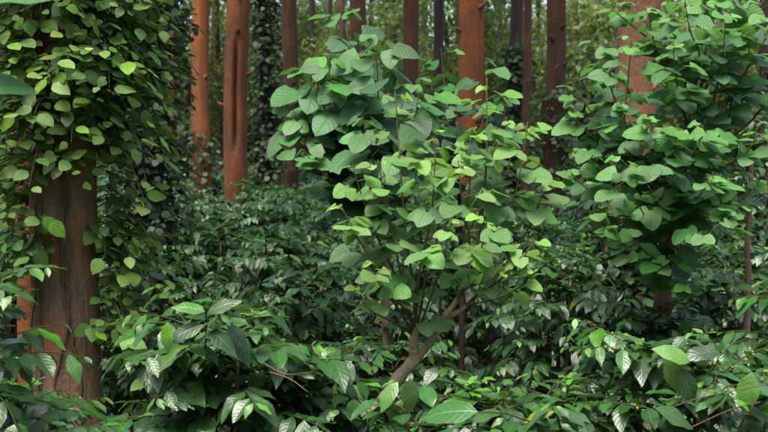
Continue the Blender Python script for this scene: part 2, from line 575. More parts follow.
rngC = np.random.RandomState(5)
CROWN = []
for k in range(3):
    L = crown_leaves(rngC, 46, 34, 2.3, 3.2, .38, .24)
    CROWN.append(joined_leaves('crown', L, 'wood', 'wood', np.ones(len(L.s), bool), 2, np.zeros(3)))

def tall_tree(px, Y, wpx, label, bark='bark_red', group=None, lean=(0, 0), taper=.02, height=11.0, seed=0, groove=None, crown=True, seg=26, base_px=None, name='tall_tree', flare=.35, rough=.05, pos=None):
    rng = np.random.RandomState(seed + 100)
    r0 = wpx * Y / FPX / 2
    if pos is None:
        b = atz(px, Y); b[2] = float(ground_z(b[0], b[1])) - .06
    else:
        b = np.array(pos, float)
    root = empty(name, b, label, 'tree', group)
    zr = 2.6                                        # height at which px and width were read
    wob = rng.uniform(-1, 1, 4)
    if lean == (0, 0): lean = (rng.uniform(-.02, .02), rng.uniform(-.02, .02))
    def path(z):
        return (lean[0] * (z - zr) + .05 * wob[0] * math.sin(z * .9 + wob[1] * 3), lean[1] * (z - zr) + .03 * wob[2] * math.sin(z * .7 + wob[3] * 3))
    rad = lambda z: r0 * (1 - taper * (z - zr))
    zs = np.concatenate([np.arange(0, 5.5, .07), np.arange(5.6, height + .1, .5)])
    V, F = trunk_geo(path, rad, rng, seg, zs=zs, flare=flare, groove=groove, rough=rough)
    tr = link('trunk', make_mesh('trunk', V, F, M[bark]), root)
    for k in range(rng.randint(2, 5) if seg > 20 else 0):        # stubs of shed limbs
        a = -np.pi / 2 + rng.uniform(-1.7, 1.7); z0 = rng.uniform(2.0, 4.2)
        o = np.array([math.cos(a), math.sin(a), 0]); p0 = np.array([*path(z0), z0]) + o * rad(z0) * .85
        q = rng.uniform(.03, .09)
        v, f = tube_geo(np.array([p0, p0 + o * (rad(z0) * .15 + q * .5) + UPV * .02, p0 + o * (rad(z0) * .15 + q) + UPV * .045]), [.036, .026, .016], 8)
        link('stub', make_mesh('stub', v, f, M[bark]), root)
    if crown:
        hp = np.array([*path(height), height])
        for k in range(5):
            a = rng.uniform(0, 6.28); z0 = height - rng.uniform(.2, 3.0)
            p0 = np.array([*path(z0), z0]); p1 = p0 + np.array([math.cos(a) * 1.9, math.sin(a) * 1.9, rng.uniform(.8, 1.8)])
            v, f = tube_geo(bez(p0, (p0 + p1) / 2 + [0, 0, -.2], p1, 8), np.linspace(.07, .02, 8), 6)
            link('limb', make_mesh('limb', v, f, M[bark]), root)
        c = link('crown', CROWN[seed % 3], root, 'stuff')
        c.location = hp + np.array([0, 0, 1.2])
        c.rotation_euler = (0, 0, rng.uniform(0, 6.28))
    return root, path, rad

# ------------------------------------------------------------------ coffee bushes
def coffee_bush(rng, H, Rr, nb=58, leaf=.135, berries=False, shoots=5):
    nb = int(nb * 1.45); leaf *= .98; H *= 1.04
    """local to the bush foot; returns leaves, stems, branches (list), berry points"""
    L = Leaves(); stems, branches, bpts = [], [], []
    ns = 3
    tops = []
    for s in range(ns):
        a = rng.uniform(0, 6.28)
        top = np.array([math.cos(a) * .16, math.sin(a) * .16, H * rng.uniform(.86, .95)])
        pth = bez(np.array([math.cos(a) * .04, math.sin(a) * .04, -.08]), np.array([math.cos(a) * .14, math.sin(a) * .14, H * .45]), top, 9)
        stems.append(tube_geo(pth, np.linspace(.022, .008, 9), 7)); tops.append(pth)
    for k in range(nb):
        f = (k + rng.uniform(0, 1)) / nb
        z0 = H * (.14 + .80 * f ** .8)
        st = tops[k % ns]
        i = min(int(np.searchsorted(st[:, 2], z0)), len(st) - 1)
        p = st[i].copy(); p[2] = min(z0, st[-1, 2])
        a = k * 2.399963 + rng.uniform(-.35, .35)
        length = Rr * (1.0 - .50 * f ** 2.2) * rng.uniform(.75, 1.2)
        el = R(rng.uniform(5, 25) + 38 * f ** 2)
        step = .055 * leaf / .135
        nst = max(4, int(length / step))
        d = np.array([math.cos(a), math.sin(a), 0.])
        pts = [p.copy()]
        bend = rng.uniform(-.02, .02)
        droop = rng.uniform(.5, 1.25) / nst
        for q in range(nst):
            ca, sa = math.cos(bend), math.sin(bend)
            d = np.array([d[0] * ca - d[1] * sa, d[0] * sa + d[1] * ca, 0])
            el -= droop
            p = p + step * (d * math.cos(el) + UPV * math.sin(el))
            if p[2] < .06: break
            pts.append(p.copy())
        pts = np.array(pts); m = len(pts)
        branches.append(tube_geo(pts, np.linspace(.0048, .0016, m), 5, True))
        for q in range(2, m):
            t = q / (m - 1)
            if t < .22 or rng.rand() < .06: continue
            D = nrm(pts[q] - pts[q - 1])
            side = nrm(np.cross(D, UPV))
            N = nrm(np.cross(side, D))
            grow = min(1.0, .42 + (1 - t) * 2.6)
            yg = max(0.0, 1 - (1 - t) * 5.0) * rng.uniform(.2, .85)
            if rng.rand() < .035: yg = rng.uniform(.5, .95)
            for sg in (-1, 1):
                if rng.rand() < .05: continue
                x = side * sg * rng.uniform(.75, 1.1) + D * rng.uniform(.35, .85) + UPV * rng.uniform(-.8, .0) + jit(rng, .16)
                z = N * .45 + UPV * .75 + d * .25 + jit(rng, .16) + side * sg * .10
                L.add(pts[q] + side * sg * .006, x, z, leaf * grow * rng.uniform(.72, 1.18), yg)
            if berries and .2 < t < .8 and rng.rand() < .35:
                for w in range(rng.randint(3, 7)):
                    bpts.append(pts[q] + rng.normal(0, .011, 3))
    for k in range(shoots):           # leading shoots with crossed leaf pairs
        a = rng.uniform(0, 6.28); st = tops[k % ns]
        p0 = st[-1] + np.array([0, 0, -.12])
        tip = p0 + np.array([math.cos(a) * rng.uniform(.05, .32), math.sin(a) * rng.uniform(.05, .32), rng.uniform(.14, .30)])
        pts = bez(p0, (p0 + tip) / 2 + [0, 0, .05], tip, 7)
        branches.append(tube_geo(pts, np.linspace(.006, .003, 7), 5))
        for q in range(1, 7):
            b0 = a + q * 1.57
            for sg in (-1, 1):
                o = np.array([math.cos(b0), math.sin(b0), 0]) * sg
                g = 1 - .55 * (q / 6) ** 2
                L.add(pts[q], o + UPV * (.0 + .45 * q / 6) + jit(rng, .12), UPV - o * .2 * q / 6 + jit(rng, .15), leaf * g * rng.uniform(.85, 1.2), .75 * (q / 6) ** 3)
    return L, stems, branches, bpts

ICO = None
def berries_mesh(bpts, rng):
    # small squashed spheres, joined
    lat = np.linspace(-np.pi / 2, np.pi / 2, 5)[1:-1]
    ang = np.linspace(0, 2 * np.pi, 6, endpoint=False)
    v = [(0, 0, -1)] + [(math.cos(l) * math.cos(a), math.cos(l) * math.sin(a), math.sin(l)) for l in lat for a in ang] + [(0, 0, 1)]
    f = []
    for k in range(6):
        f.append((0, 1 + (k + 1) % 6, 1 + k, 1 + k))
        for r in range(2):
            f.append((1 + r * 6 + k, 1 + r * 6 + (k + 1) % 6, 7 + r * 6 + (k + 1) % 6, 7 + r * 6 + k))
        f.append((13 + k, 13 + (k + 1) % 6, 19, 19))
    v = np.array(v); f = np.array(f)
    geos = [(v * rng.uniform(.0055, .0085) * np.array([1, 1, 1.15]) + p, f) for p in bpts]
    V, F = merge(geos)
    return make_mesh('berries', V, F, M['berry'])

def own_bush(x, y, H, Rr, label, group=None, seed=0, leaf=.135, nb=58, berries=False, cap=300, lod=1, split_branches=True, twigs=None, shoots=5):
    rng = np.random.RandomState(seed + 1000)
    b = np.array([x, y, float(ground_z(x, y))])
    root = empty('coffee_bush', b, label, 'coffee bush', group)
    L, stems, branches, bpts = coffee_bush(rng, H, Rr, nb, leaf, berries, shoots)
    for s in stems: link('stem', make_mesh('stem', *s, M['bark_pale']), root)
    if split_branches:
        for s in branches: link('branch', make_mesh('branch', *s, M['twig']), root)
    else:
        link('branch_cluster', make_mesh('branch_cluster', *merge(branches), M['twig']), root, 'stuff')
    if bpts: link('berry_cluster', berries_mesh(bpts, rng), root, 'stuff')
    for tw in (twigs or []):
        pts = smooth_path([at(*q) - b for q in tw], 12)
        link('bare_twig', make_mesh('bare_twig', *tube_geo(pts, np.linspace(.0035, .0016, 12), 6), M['dry']), root)
    L.finish(rng)
    L.p = L.p + b
    pend(root, L, 'coffee', 'coffee', lod, cap)
    return root

# ------------------------------------------------------------------ saplings with broad leaves in threes
def sapling(name, label, trunk_paths, shoots, matname, leaf, seed, base, spacing=.075, pet=.11, bark='bark_pale', start=.3, cap=300, tri=True, cat='sapling', young_len=.22, droopy=.35, group=None, sagmul=1.0, tilt=.42, sparse=None):
    """trunk_paths: list of (points, r0, r1); shoots: list of (points, r0) in world space"""
    rng = np.random.RandomState(seed)
    b = np.array(base, float)
    root = empty(name, b, label, cat, group)
    for pts, r0, r1 in trunk_paths:
        n = 22
        P = smooth_path(pts, n) - b
        rr = np.linspace(r0, r1, n) * (1 + .10 * np.sin(np.arange(n) * 1.7 + rng.rand() * 6) + rng.uniform(-.06, .06, n))
        link('trunk' if pts is trunk_paths[0][0] else 'limb', make_mesh('limb', *tube_geo(P, rr, 12), M[bark]), root)
    L = Leaves()
    for pts, r0 in shoots:
        P = smooth_path(pts, 40)
        seg = np.linalg.norm(np.diff(P, axis=0), axis=1); s = np.concatenate([[0], np.cumsum(seg)]); tot = s[-1]
        geos = [tube_geo(P - b, np.linspace(r0, .0022, 40), 6)]
        d = tot * start; k = 0; az0 = rng.uniform(0, 6.28)
        while d < tot - .004:
            p = np.array([np.interp(d, s, P[:, c]) for c in range(3)])
            rem = tot - d
            g = np.clip(.36 + rem / young_len * .9, .36, 1) * rng.uniform(.8, 1.12)
            yg = np.clip(1.15 - rem / (young_len * 1.3), 0, 1) * rng.uniform(.45, 1.0)
            az = az0 + k * 2.399963 + rng.uniform(-.4, .4); k += 1
            o = np.array([math.cos(az), math.sin(az), 0])
            pd = nrm(o * rng.uniform(.7, 1.0) + UPV * rng.uniform(.15, .75))
            pl = pet * g * rng.uniform(.6, 1.35)
            e = p + pd * pl
            geos.append(tube_geo(bez(p, p + pd * pl * .5 + UPV * pl * .12, e, 5) - b, np.linspace(.0022, .0013, 5), 5, False))
            dr = rng.uniform(-.1, droopy * 1.7) * sagmul
            face = nrm(np.array([0, -1, 0]) * tilt * rng.uniform(.3, 2.1) + o * .3 + UPV + jit(rng, .28))
            sz = leaf * g
            if sparse and d < tot * sparse and rng.rand() < .74:
                d += spacing; continue
            L.add(e, o * 1.0 - UPV * dr + jit(rng, .12), face, sz * rng.uniform(.9, 1.1), yg)
            if tri:
                side = np.cross(UPV, o)
                for sg in (-1, 1):
                    if rng.rand() < .08: continue
                    q = e - pd * pl * .16
                    L.add(q, side * sg + o * rng.uniform(.15, .5) - UPV * rng.uniform(0, droopy * 1.8) + jit(rng, .12), face + side * sg * .18 + jit(rng, .15), sz * rng.uniform(.75, .95), yg)
            d += spacing * rng.uniform(.7, 1.3) * (.45 + .55 * g)
        V, F = merge(geos)
        link('branch', make_mesh('branch', V, F, M['green_shoot']), root)
    L.finish(rng)
    pend(root, L, 'sapling', matname, 1, cap)
    return root

# ------------------------------------------------------------------ climbing pepper vines
def vine_leaves(rng, path, rad, z0, z1, n_lat, spread, leaf, az_c=-np.pi / 2, az_w=np.pi, young=.35, dens=None):
    L = Leaves(); stalks = []
    for k in range(n_lat):
        z = rng.uniform(z0, z1)
        az = az_c + rng.uniform(-1, 1) * az_w
        if dens is not None and rng.rand() > dens(z, az): continue
        o = np.array([math.cos(az), math.sin(az), 0])
        r = rad(z)
        p = np.array([*path(z), z]) + o * r * 1.0
        ln = spread * rng.uniform(.3, 1.0)
        side = np.cross(UPV, o) * rng.uniform(-.9, .9)
        e = p + o * ln + side * ln * .6 + UPV * ln * rng.uniform(-.9, .35)
        pts = bez(p, p + o * ln * .6 + UPV * ln * .35, e, 8)
        stalks.append(tube_geo(pts, np.linspace(.004, .002, 8), 4, False))
        m = max(2, int(ln / (leaf * .42)))
        yb = rng.beta(.8, 2.0) * young
        for q in range(m):
            t = (q + 1) / m
            i = t * 7; i0 = min(int(i), 6)
            c = pts[i0] + (pts[i0 + 1] - pts[i0]) * (i - i0)
            D = nrm(pts[i0 + 1] - pts[i0])
            S = nrm(np.cross(D, UPV)) * (1 if q % 2 else -1)
            x = S * .8 + o * .6 - UPV * rng.uniform(.0, .8) + jit(rng, .25)
            L.add(c + S * leaf * .25, x, o * .55 + UPV * .85 + jit(rng, .3), leaf * rng.uniform(.5, 1.3), np.clip(yb + .55 * (t > .85) * rng.rand(), 0, 1))
    return L, stalks

def pepper_vine(tree, path, rad, z0, z1, n_lat, spread, leaf, label, seed, matname='pepper', cap=300, lod=1, group=None, dens=None, pend_it=True, nstem=3, young=.35, az_w=np.pi, name='pepper_vine', cat='vine', stalk_parts=False):
    rng = np.random.RandomState(seed + 50)
    b = np.array(tree.location)
    root = empty(name, b + np.array([0, -rad(.2) - .02, .02]), label, cat, group)
    off = np.array(root.location) - b
    for s in range(nstem):
        a = -np.pi / 2 + rng.uniform(-1.2, 1.2)
        zz = np.linspace(.02, z1, 60); pts = []
        for z in zz:
            a += rng.normal(0, .06)
            pts.append([path(z)[0] + (rad(z) * 1.04 + .008) * math.cos(a), path(z)[1] + (rad(z) * 1.04 + .008) * math.sin(a), z])
        link('stem', make_mesh('stem', *tube_geo(np.array(pts) - off, np.linspace(.009, .005, 60) * rng.uniform(.7, 1.2), 6), M['bark_dark' if matname == 'darkvine' else 'vine_bark']), root)
    L, stalks = vine_leaves(rng, path, rad, z0, z1, n_lat, spread, leaf, az_w=az_w, young=young, dens=dens)
    link('stalk_cluster', make_mesh('stalk_cluster', *[(v - off, f) for v, f in [merge(stalks)]][0], M['twig']), root, 'stuff')
    L.finish(rng)
    L.p = L.p + b
    if pend_it:
        pend(root, L, 'pepper', matname, lod, cap)
    else:
        me = joined_leaves('foliage', L, 'pepper', matname, np.ones(len(L.s), bool), lod, np.array(root.location))
        link('foliage', me, root, 'stuff')
    return root

# ================================================================== THE PLACE
# ---- tall trees with reddish bark
T = {}
T['left'] = tall_tree(64, 6.0, 64, 'thick mossy brown trunk wrapped in pepper vine, standing behind the front coffee bushes', 'bark_mossy', seed=1, taper=.035, height=10, flare=.5, rough=.035, seg=40)
T['left_b'] = tall_tree(27, 7.4, 23, 'slim orange-red trunk close behind the thick vine-wrapped trunk', 'bark_rust', seed=2, height=10, taper=.03)
T['vine_tree'] = tall_tree(150, 10.6, 26, 'dark trunk almost hidden inside a broad column of small vine leaves', 'bark_dark', seed=3, height=11)
T['red_a'] = tall_tree(203, 18, 17.5, 'upright orange-red trunk with dark vine wrapped round its foot', 'bark_red', seed=4, height=12, taper=.03, lean=(.012, 0))
T['seam'] = tall_tree(239, 15, 24, 'smooth reddish-brown trunk with a long dark seam, leaning slightly, bare to its foot', 'bark_rust', seed=5, height=12, lean=(.022, 0), taper=.015, flare=.2, groove=(-np.pi / 2 + .15, .20, 1.9, 3.7, .75), rough=.04, seg=52)
T['brown_c'] = tall_tree(290, 20, 15, 'plain brown trunk beside the leaf-covered dark trunk', 'bark_brown', seed=6, height=12)
T['brown_d'] = tall_tree(357, 17, 16, 'dark brown trunk rising behind the big-leaved sapling', 'bark_brown', seed=7, height=12)
T['dark_e'] = tall_tree(393, 30, 7, 'very thin dark trunk close by the straight brown trunk', 'bark_dark', seed=8, height=13, seg=14)
T['brown_f'] = tall_tree(410, 20, 15.5, 'straight brown trunk with bare even bark between two thin dark trunks', 'bark_brown', seed=9, height=12)
T['dark_g'] = tall_tree(436, 24, 10, 'thin dark grey trunk beside the thick orange-red trunk', 'bark_dark', seed=10, height=13, seg=16)
T['red_main'] = tall_tree(470, 13, 26, 'thick bright orange-red trunk flecked with pale lichen, behind the pale-leaved sapling', 'bark_red', seed=11, height=11, taper=.02, rough=.035)
T['vine_dark'] = tall_tree(514, 21, 13, 'dark trunk covered in small dark leaves next to a thin orange pole trunk', 'bark_dark', seed=12, height=12, seg=16)
T['pole'] = tall_tree(526, 20, 8.5, 'thin straight orange-brown pole trunk', 'bark_brown', seed=13, height=12, seg=16, taper=.01)
T['brown_h'] = tall_tree(552, 15, 19, 'dark red-brown trunk beside the leafy shrub', 'bark_brown', seed=14, height=12)
T['red_right'] = tall_tree(632, 9.2, 41, 'wide pale reddish trunk showing through the tall broad-leaved shrub', 'bark_pink', seed=15, height=10, taper=.02, seg=32)
T['dark_i'] = tall_tree(766, 12, 16, 'dark brown trunk standing at the edge of the broad-leaved shrub', 'bark_dark', seed=16, height=11)
T['vine_c'] = tall_tree(267, 22, 12, 'dark trunk hung with small leaves beside the reddish trunk with the seam', 'bark_dark', seed=17, height=12, seg=16)
bare = 'thin bare trunk far back in the wood'
k = 0
for px, Y, w in [(174, 30, 8), (313, 34, 6), (330, 40, 5), (345, 30, 7), (372, 44, 5), (422, 38, 6), (455, 42, 5), (496, 34, 6), (536, 36, 5), (571, 32, 7), (586, 42, 5), (215, 42, 5), (222, 36, 5), (100, 34, 7), (12, 30, 8), (60, 40, 5), (700, 34, 7), (744, 42, 5), (660, 40, 6)]:
    tall_tree(px, Y, w, bare, ['bark_dark', 'bark_brown'][k % 3 == 0], seed=30 + k, height=13, seg=10, group='thin trunks far back in the wood', lean=(rngC.uniform(-.03, .03), 0)); k += 1

# ---- climbing vines
_, p, r = T['left']
def dens_left(z, az):
    # the foot of the trunk is bare in front; leaves hang on its right and left sides lower down
    front = math.cos(az + np.pi / 2)
    if math.cos(az) < -.55 and z > 1.9: return .4
    if z > 2.3: return 1.0
    if z > 2.1: return .35
    return .75 if math.cos(az + .05) > .80 or (math.cos(az - np.pi - .5) > .6 and 1.55 < z < 1.85) else 0.0
pepper_vine(T['left'][0], p, r, 1.1, 3.5, 840, .43, .092, 'bright green pepper vine with large leaves climbing the thick mossy trunk', 1, dens=dens_left, nstem=4, young=.6)
_, p, r = T['vine_tree']
pepper_vine(T['vine_tree'][0], p, r, .1, 4.6, 620, .42, .098, 'broad column of small grey-green vine leaves climbing a hidden dark trunk', 2, matname='darkvine', young=.5, cap=300)
_, p, r = T['red_a']
pepper_vine(T['red_a'][0], p, r, .6, 2.4, 200, .16, .12, 'dark vine wrapped round the foot of the orange-red trunk', 3, matname='darkvine', pend_it=False, lod=2)
_, p, r = T['vine_c']
pepper_vine(T['vine_c'][0], p, r, .3, 6.0, 700, .30, .13, 'dark leafy vine covering the trunk beside the reddish trunk with the seam', 4, matname='darkvine', pend_it=False, lod=2, young=.15)
_, p, r = T['vine_dark']
pepper_vine(T['vine_dark'][0], p, r, .3, 4.0, 520, .28, .13, 'dark leafy vine covering the trunk next to the orange pole trunk', 5, matname='darkvine', pend_it=False, lod=2, young=.15)
_, p, r = T['brown_c']
pepper_vine(T['brown_c'][0], p, r, .8, 3.2, 60, .2, .12, 'sparse vine clinging to the plain brown trunk', 6, matname='darkvine', pend_it=False, lod=2)
_, p, r = T['brown_h']
pepper_vine(T['brown_h'][0], p, r, .3, 2.9, 120, .3, .11, 'thin leafy vine spreading on the dark red-brown trunk', 7, matname='darkvine', pend_it=False, lod=2, young=.5)

# ---- the pale-leaved sapling in the middle
S0 = 5.0
base = at(358, 440, 5.0); base[2] = -.05; base[0] -= .25
tr = [([base, at(352, 445, 5.0), at(378, 408, 5.0), at(400, 376, 5.0), at(417, 357, 5.0)], .033, .029),
      ([at(414, 360, 5.0), at(414, 342, 4.98), at(417, 328, 5.0)], .026, .017),
      ([at(416, 358, 5.0), at(430, 343, 5.0), at(441, 322, 4.98), at(455, 303, 4.97), at(462, 292, 4.95)], .022, .010),
      ([at(444, 318, 5.0), at(460, 311, 5.03), at(472, 300, 5.1)], .013, .007)]
def P(*a): return [at(*q) for q in a]
sh = [(P((417, 330, 5.0), (412, 280, 5.0), (404, 215, 5.0), (395, 92, 5.0)), .011),
      (P((415, 330, 5.0), (420, 270, 4.9), (432, 210, 4.8), (436, 132, 4.75)), .009),
      (P((414, 330, 5.0), (395, 275, 5.0), (372, 225, 4.9), (352, 165, 4.8)), .008),
      (P((414, 325, 5.0), (392, 290, 4.85), (365, 250, 4.75), (342, 208, 4.65)), .007),
      (P((413, 332, 5.0), (396, 305, 4.85), (380, 285, 4.7), (372, 262, 4.6)), .006),
      (P((462, 292, 4.95), (478, 240, 5.0), (486, 170, 5.0), (487, 78, 5.0)), .010),
      (P((458, 300, 4.95), (470, 250, 4.85), (462, 200, 4.7), (458, 160, 4.65)), .008),
      (P((464, 290, 4.95), (492, 245, 5.0), (515, 195, 5.0), (528, 122, 5.0)), .009),
      (P((472, 300, 5.1), (505, 265, 5.1), (530, 225, 5.1), (552, 168, 5.1)), .008),
      (P((472, 300, 5.1), (500, 280, 4.9), (520, 262, 4.75), (534, 240, 4.7)), .007),
      (P((462, 295, 4.95), (470, 270, 4.7), (482, 245, 4.55), (488, 215, 4.5)), .006),
      (P((418, 332, 5.0), (435, 285, 4.8), (445, 255, 4.6), (447, 225, 4.5)), .006),
      (P((417, 330, 5.0), (425, 270, 5.1), (415, 200, 5.2), (418, 138, 5.2)), .009),
      (P((462, 292, 4.95), (470, 230, 5.1), (508, 170, 5.2), (506, 120, 5.2)), .009),
      (P((462, 292, 4.95), (465, 230, 5.0), (470, 180, 4.9), (470, 130, 4.9)), .009),
      (P((414, 330, 5.0), (398, 260, 4.9), (385, 200, 4.8), (378, 160, 4.75)), .008),
      (P((414, 335, 5.0), (392, 322, 4.9), (375, 312, 4.8), (362, 292, 4.7)), .005),
      (P((466, 305, 5.0), (490, 300, 4.9), (515, 290, 4.8), (535, 272, 4.7)), .005),
      (P((440, 325, 5.0), (440, 280, 5.2), (436, 230, 5.35), (440, 175, 5.45)), .008),
      (P((466, 305, 5.05), (480, 292, 4.9), (492, 285, 4.8), (500, 272, 4.7)), .005)]
sapling('broadleaf_sapling', 'pale green broad-leaved sapling with a crooked leaning bare stem, in the clearing between bushes', tr, sh, 'sapling', .120, 21, base, spacing=.060, pet=.105, start=.18, young_len=.24, droopy=.45, bark='bark_tan', sparse=.52, tilt=.36)

# ---- big-leaved darker sapling behind it
D = 6.6
base = atz(388, D); base[2] = -.05
tr = [([base, at(386, 330, D), at(387, 260, D), at(384, 195, D)], .026, .019)]
top = (384, 195, D)
sh = [(P(top, (365, 140, D), (352, 80, D), (347, 8, D)), .013),
      (P(top, (350, 160, D), (325, 110, D - .1), (310, 52, D - .2)), .011),
      (P((386, 215, D), (350, 190, D - .1), (318, 160, D - .2), (292, 108, D - .3)), .010),
      (P(top, (380, 140, D - .2), (378, 90, D - .35), (376, 34, D - .4)), .010),
      (P(top, (400, 150, D), (415, 115, D), (420, 78, D)), .009),
      (P((386, 225, D), (355, 195, D - .3), (325, 175, D - .4), (303, 150, D - .5)), .009),
      (P(top, (345, 150, D + .1), (318, 120, D + .1), (296, 92, D + .1)), .010),
      (P(top, (362, 150, D - .2), (335, 105, D - .3), (328, 60, D - .4)), .009),
      (P(top, (372, 140, D + .2), (362, 90, D + .3), (360, 40, D + .3)), .009),
      (P((386, 215, D), (362, 180, D + .3), (335, 150, D + .3), (322, 110, D + .3)), .009),
      (P((386, 220, D), (378, 180, D - .4), (370, 150, D - .6), (362, 118, D - .7)), .009),
      (P((386, 215, D), (400, 185, D + .3), (410, 150, D + .4), (404, 105, D + .5)), .008)]
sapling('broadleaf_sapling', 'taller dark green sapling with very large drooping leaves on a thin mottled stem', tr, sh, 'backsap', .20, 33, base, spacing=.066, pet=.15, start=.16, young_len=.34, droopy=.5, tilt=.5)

# ---- third sapling in front of the orange-red trunk
D = 8.0
base = atz(462, D); base[2] = -.05
tr = [([base, at(462, 300, D), at(460, 220, D), at(458, 170, D)], .024, .016)]
top = (458, 170, D)
sh = [(P(top, (450, 130, D), (445, 95, D), (441, 48, D)), .010),
      (P(top, (475, 135, D), (485, 105, D), (486, 58, D)), .010),
      (P(top, (435, 150, D), (420, 120, D), (412, 92, D)), .009),
      (P(top, (440, 150, D - .3), (450, 120, D - .5), (462, 88, D - .5)), .009),
      (P(top, (490, 150, D - .1), (502, 125, D - .1), (506, 96, D - .1)), .009),
      (P((460, 190, D), (480, 180, D - .3), (498, 160, D - .5), (510, 132, D - .5)), .008),
      (P((460, 185, D), (435, 175, D - .3), (425, 150, D - .4), (428, 120, D - .5)), .008)]
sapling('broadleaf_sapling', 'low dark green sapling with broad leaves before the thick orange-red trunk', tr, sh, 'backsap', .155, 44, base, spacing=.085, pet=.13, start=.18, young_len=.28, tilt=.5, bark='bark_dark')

# ---- tall broad-leaved shrub on the right
D = 6.6
base = atz(668, D); base[2] = -.05
tr = [([base, at(663, 300, D), at(668, 250, D), at(676, 215, D), at(682, 185, D)], .062, .040),
      ([at(676, 215, D), at(655, 190, D), at(640, 165, D)], .022, .013),
      ([at(682, 190, D), at(688, 140, D), at(692, 90, D)], .022, .012),
      ([at(682, 190, D), at(705, 165, D), at(725, 140, D)], .022, .012)]
sh = [(P((692, 95, D), (694, 60, D), (697, 25, D), (700, -15, D)), .011),
      (P((690, 110, D), (672, 75, D - .1), (655, 45, D - .2), (648, 8, D - .3)), .010),
      (P((640, 168, D), (615, 140, D), (590, 110, D), (572, 84, D)), .009),
      (P((640, 170, D), (622, 120, D - .1), (606, 75, D - .2), (592, 38, D - .2)), .009),
      (P((725, 142, D), (740, 100, D), (748, 60, D), (752, 16, D)), .010),
      (P((725, 142, D), (752, 120, D), (772, 90, D), (785, 50, D)), .010),
      (P((700, 165, D), (712, 110, D - .3), (722, 60, D - .4), (726, 14, D - .5)), .010),
      (P((690, 120, D), (705, 75, D + .2), (715, 40, D + .3), (718, -8, D + .3)), .010),
      (P((650, 190, D), (625, 175, D - .3), (600, 165, D - .4), (582, 150, D - .5)), .008),
      (P((682, 180, D), (668, 155, D - .6), (655, 135, D - .8), (648, 112, D - .9)), .008),
      (P((682, 180, D), (690, 160, D - .6), (700, 140, D - .9), (705, 120, D - 1.0)), .008),
      (P((700, 175, D), (725, 165, D - .4), (748, 150, D - .5), (765, 125, D - .6)), .008),
      (P((676, 210, D), (650, 205, D - .4), (628, 200, D - .6), (610, 175, D - .7)), .008),
      (P((678, 210, D), (690, 200, D - .6), (700, 195, D - .9), (706, 175, D - 1.0)), .007),
      (P((678, 205, D), (715, 205, D - .2), (740, 200, D - .3), (760, 180, D - .4)), .008),
      (P((676, 215, D), (660, 215, D - .5), (645, 215, D - .8), (636, 195, D - .9)), .007),
      (P((690, 130, D), (680, 100, D - .5), (676, 75, D - .7), (672, 42, D - .8)), .009),
      (P((690, 140, D), (720, 120, D + .3), (745, 110, D + .4), (764, 80, D + .4)), .008),
      (P((690, 110, D), (725, 60, D), (745, 30, D - .1), (770, -10, D - .1)), .009),
      (P((690, 105, D), (705, 50, D - .2), (715, 15, D - .2), (742, -18, D - .3)), .009),
      (P((692, 95, D), (660, 50, D + .1), (625, 20, D + .1), (605, 2, D + .1)), .008),
      (P((725, 142, D), (760, 150, D - .2), (785, 140, D - .3), (800, 115, D - .3)), .008),
      (P((676, 215, D), (700, 215, D - .7), (725, 220, D - .9), (742, 205, D - 1.0)), .007),
      (P((672, 230, D), (690, 235, D - .7), (705, 240, D - 1.0), (715, 225, D - 1.1)), .006),
      (P((668, 250, D), (662, 262, D - .5), (668, 270, D - .7), (678, 262, D - .8)), .005),
      (P((666, 265, D), (672, 285, D - .5), (682, 292, D - .7), (692, 285, D - .8)), .005),
      (P((668, 255, D), (650, 258, D - .4), (638, 262, D - .6), (625, 250, D - .7)), .005),
      (P((650, 190, D), (615, 190, D - .1), (590, 190, D - .2), (570, 172, D - .3)), .007),
      (P((674, 218, D), (640, 225, D - .3), (605, 225, D - .4), (580, 205, D - .5)), .007),
      (P((670, 235, D), (645, 245, D - .4), (625, 245, D - .6), (608, 228, D - .7)), .006),
      (P((682, 190, D), (660, 180, D - .8), (640, 180, D - 1.0), (622, 160, D - 1.1)), .007),
      (P((640, 168, D), (625, 130, D - .4), (628, 80, D - .5), (632, 40, D - .6)), .008),
      (P((640, 168, D), (610, 150, D), (585, 130, D), (566, 108, D)), .008),
      (P((692, 95, D), (672, 60, D), (650, 30, D), (632, -5, D)), .009),
      (P((690, 100, D), (700, 60, D - .4), (690, 30, D - .5), (684, -5, D - .6)), .009),
      (P((725, 142, D), (735, 90, D - .3), (760, 50, D - .4), (775, 10, D - .5)), .009),
      (P((650, 185, D), (632, 160, D - .5), (625, 130, D - .6), (620, 100, D - .6)), .008)]
sapling('broadleaf_shrub', 'tall dense broad-leaved shrub on a dark crooked trunk before the wide reddish trunk', tr, sh, 'shrub', .146, 55, base, spacing=.066, pet=.12, start=.24, young_len=.30, tilt=.55, bark='bark_mossy', cat='shrub')

# ---- thin stem with small leaves on the right
D = 7.0
base = atz(750, D); base[2] = -.05
tr = [([base, at(748, 290, D), at(747, 250, D), at(750, 200, D), at(752, 150, D)], .024, .014)]
sh = [(P((750, 215, D), (735, 205, D - .2), (722, 203, D - .3), (712, 196, D - .4)), .006),
      (P((750, 205, D), (762, 195, D - .2), (772, 192, D - .3), (780, 180, D - .3)), .006),
      (P((751, 190, D), (742, 175, D - .3), (735, 168, D - .4), (730, 160, D - .4)), .006),
      (P((747, 300, D), (742, 290, D - .2), (738, 285, D - .3), (733, 276, D - .4)), .005)]
sapling('young_sapling', 'slender young tree with a knobbly straight brown stem and small yellow-green leaves', tr, sh, 'sapling', .07, 66, base, spacing=.05, pet=.04, start=.2, tri=False, cat='sapling')

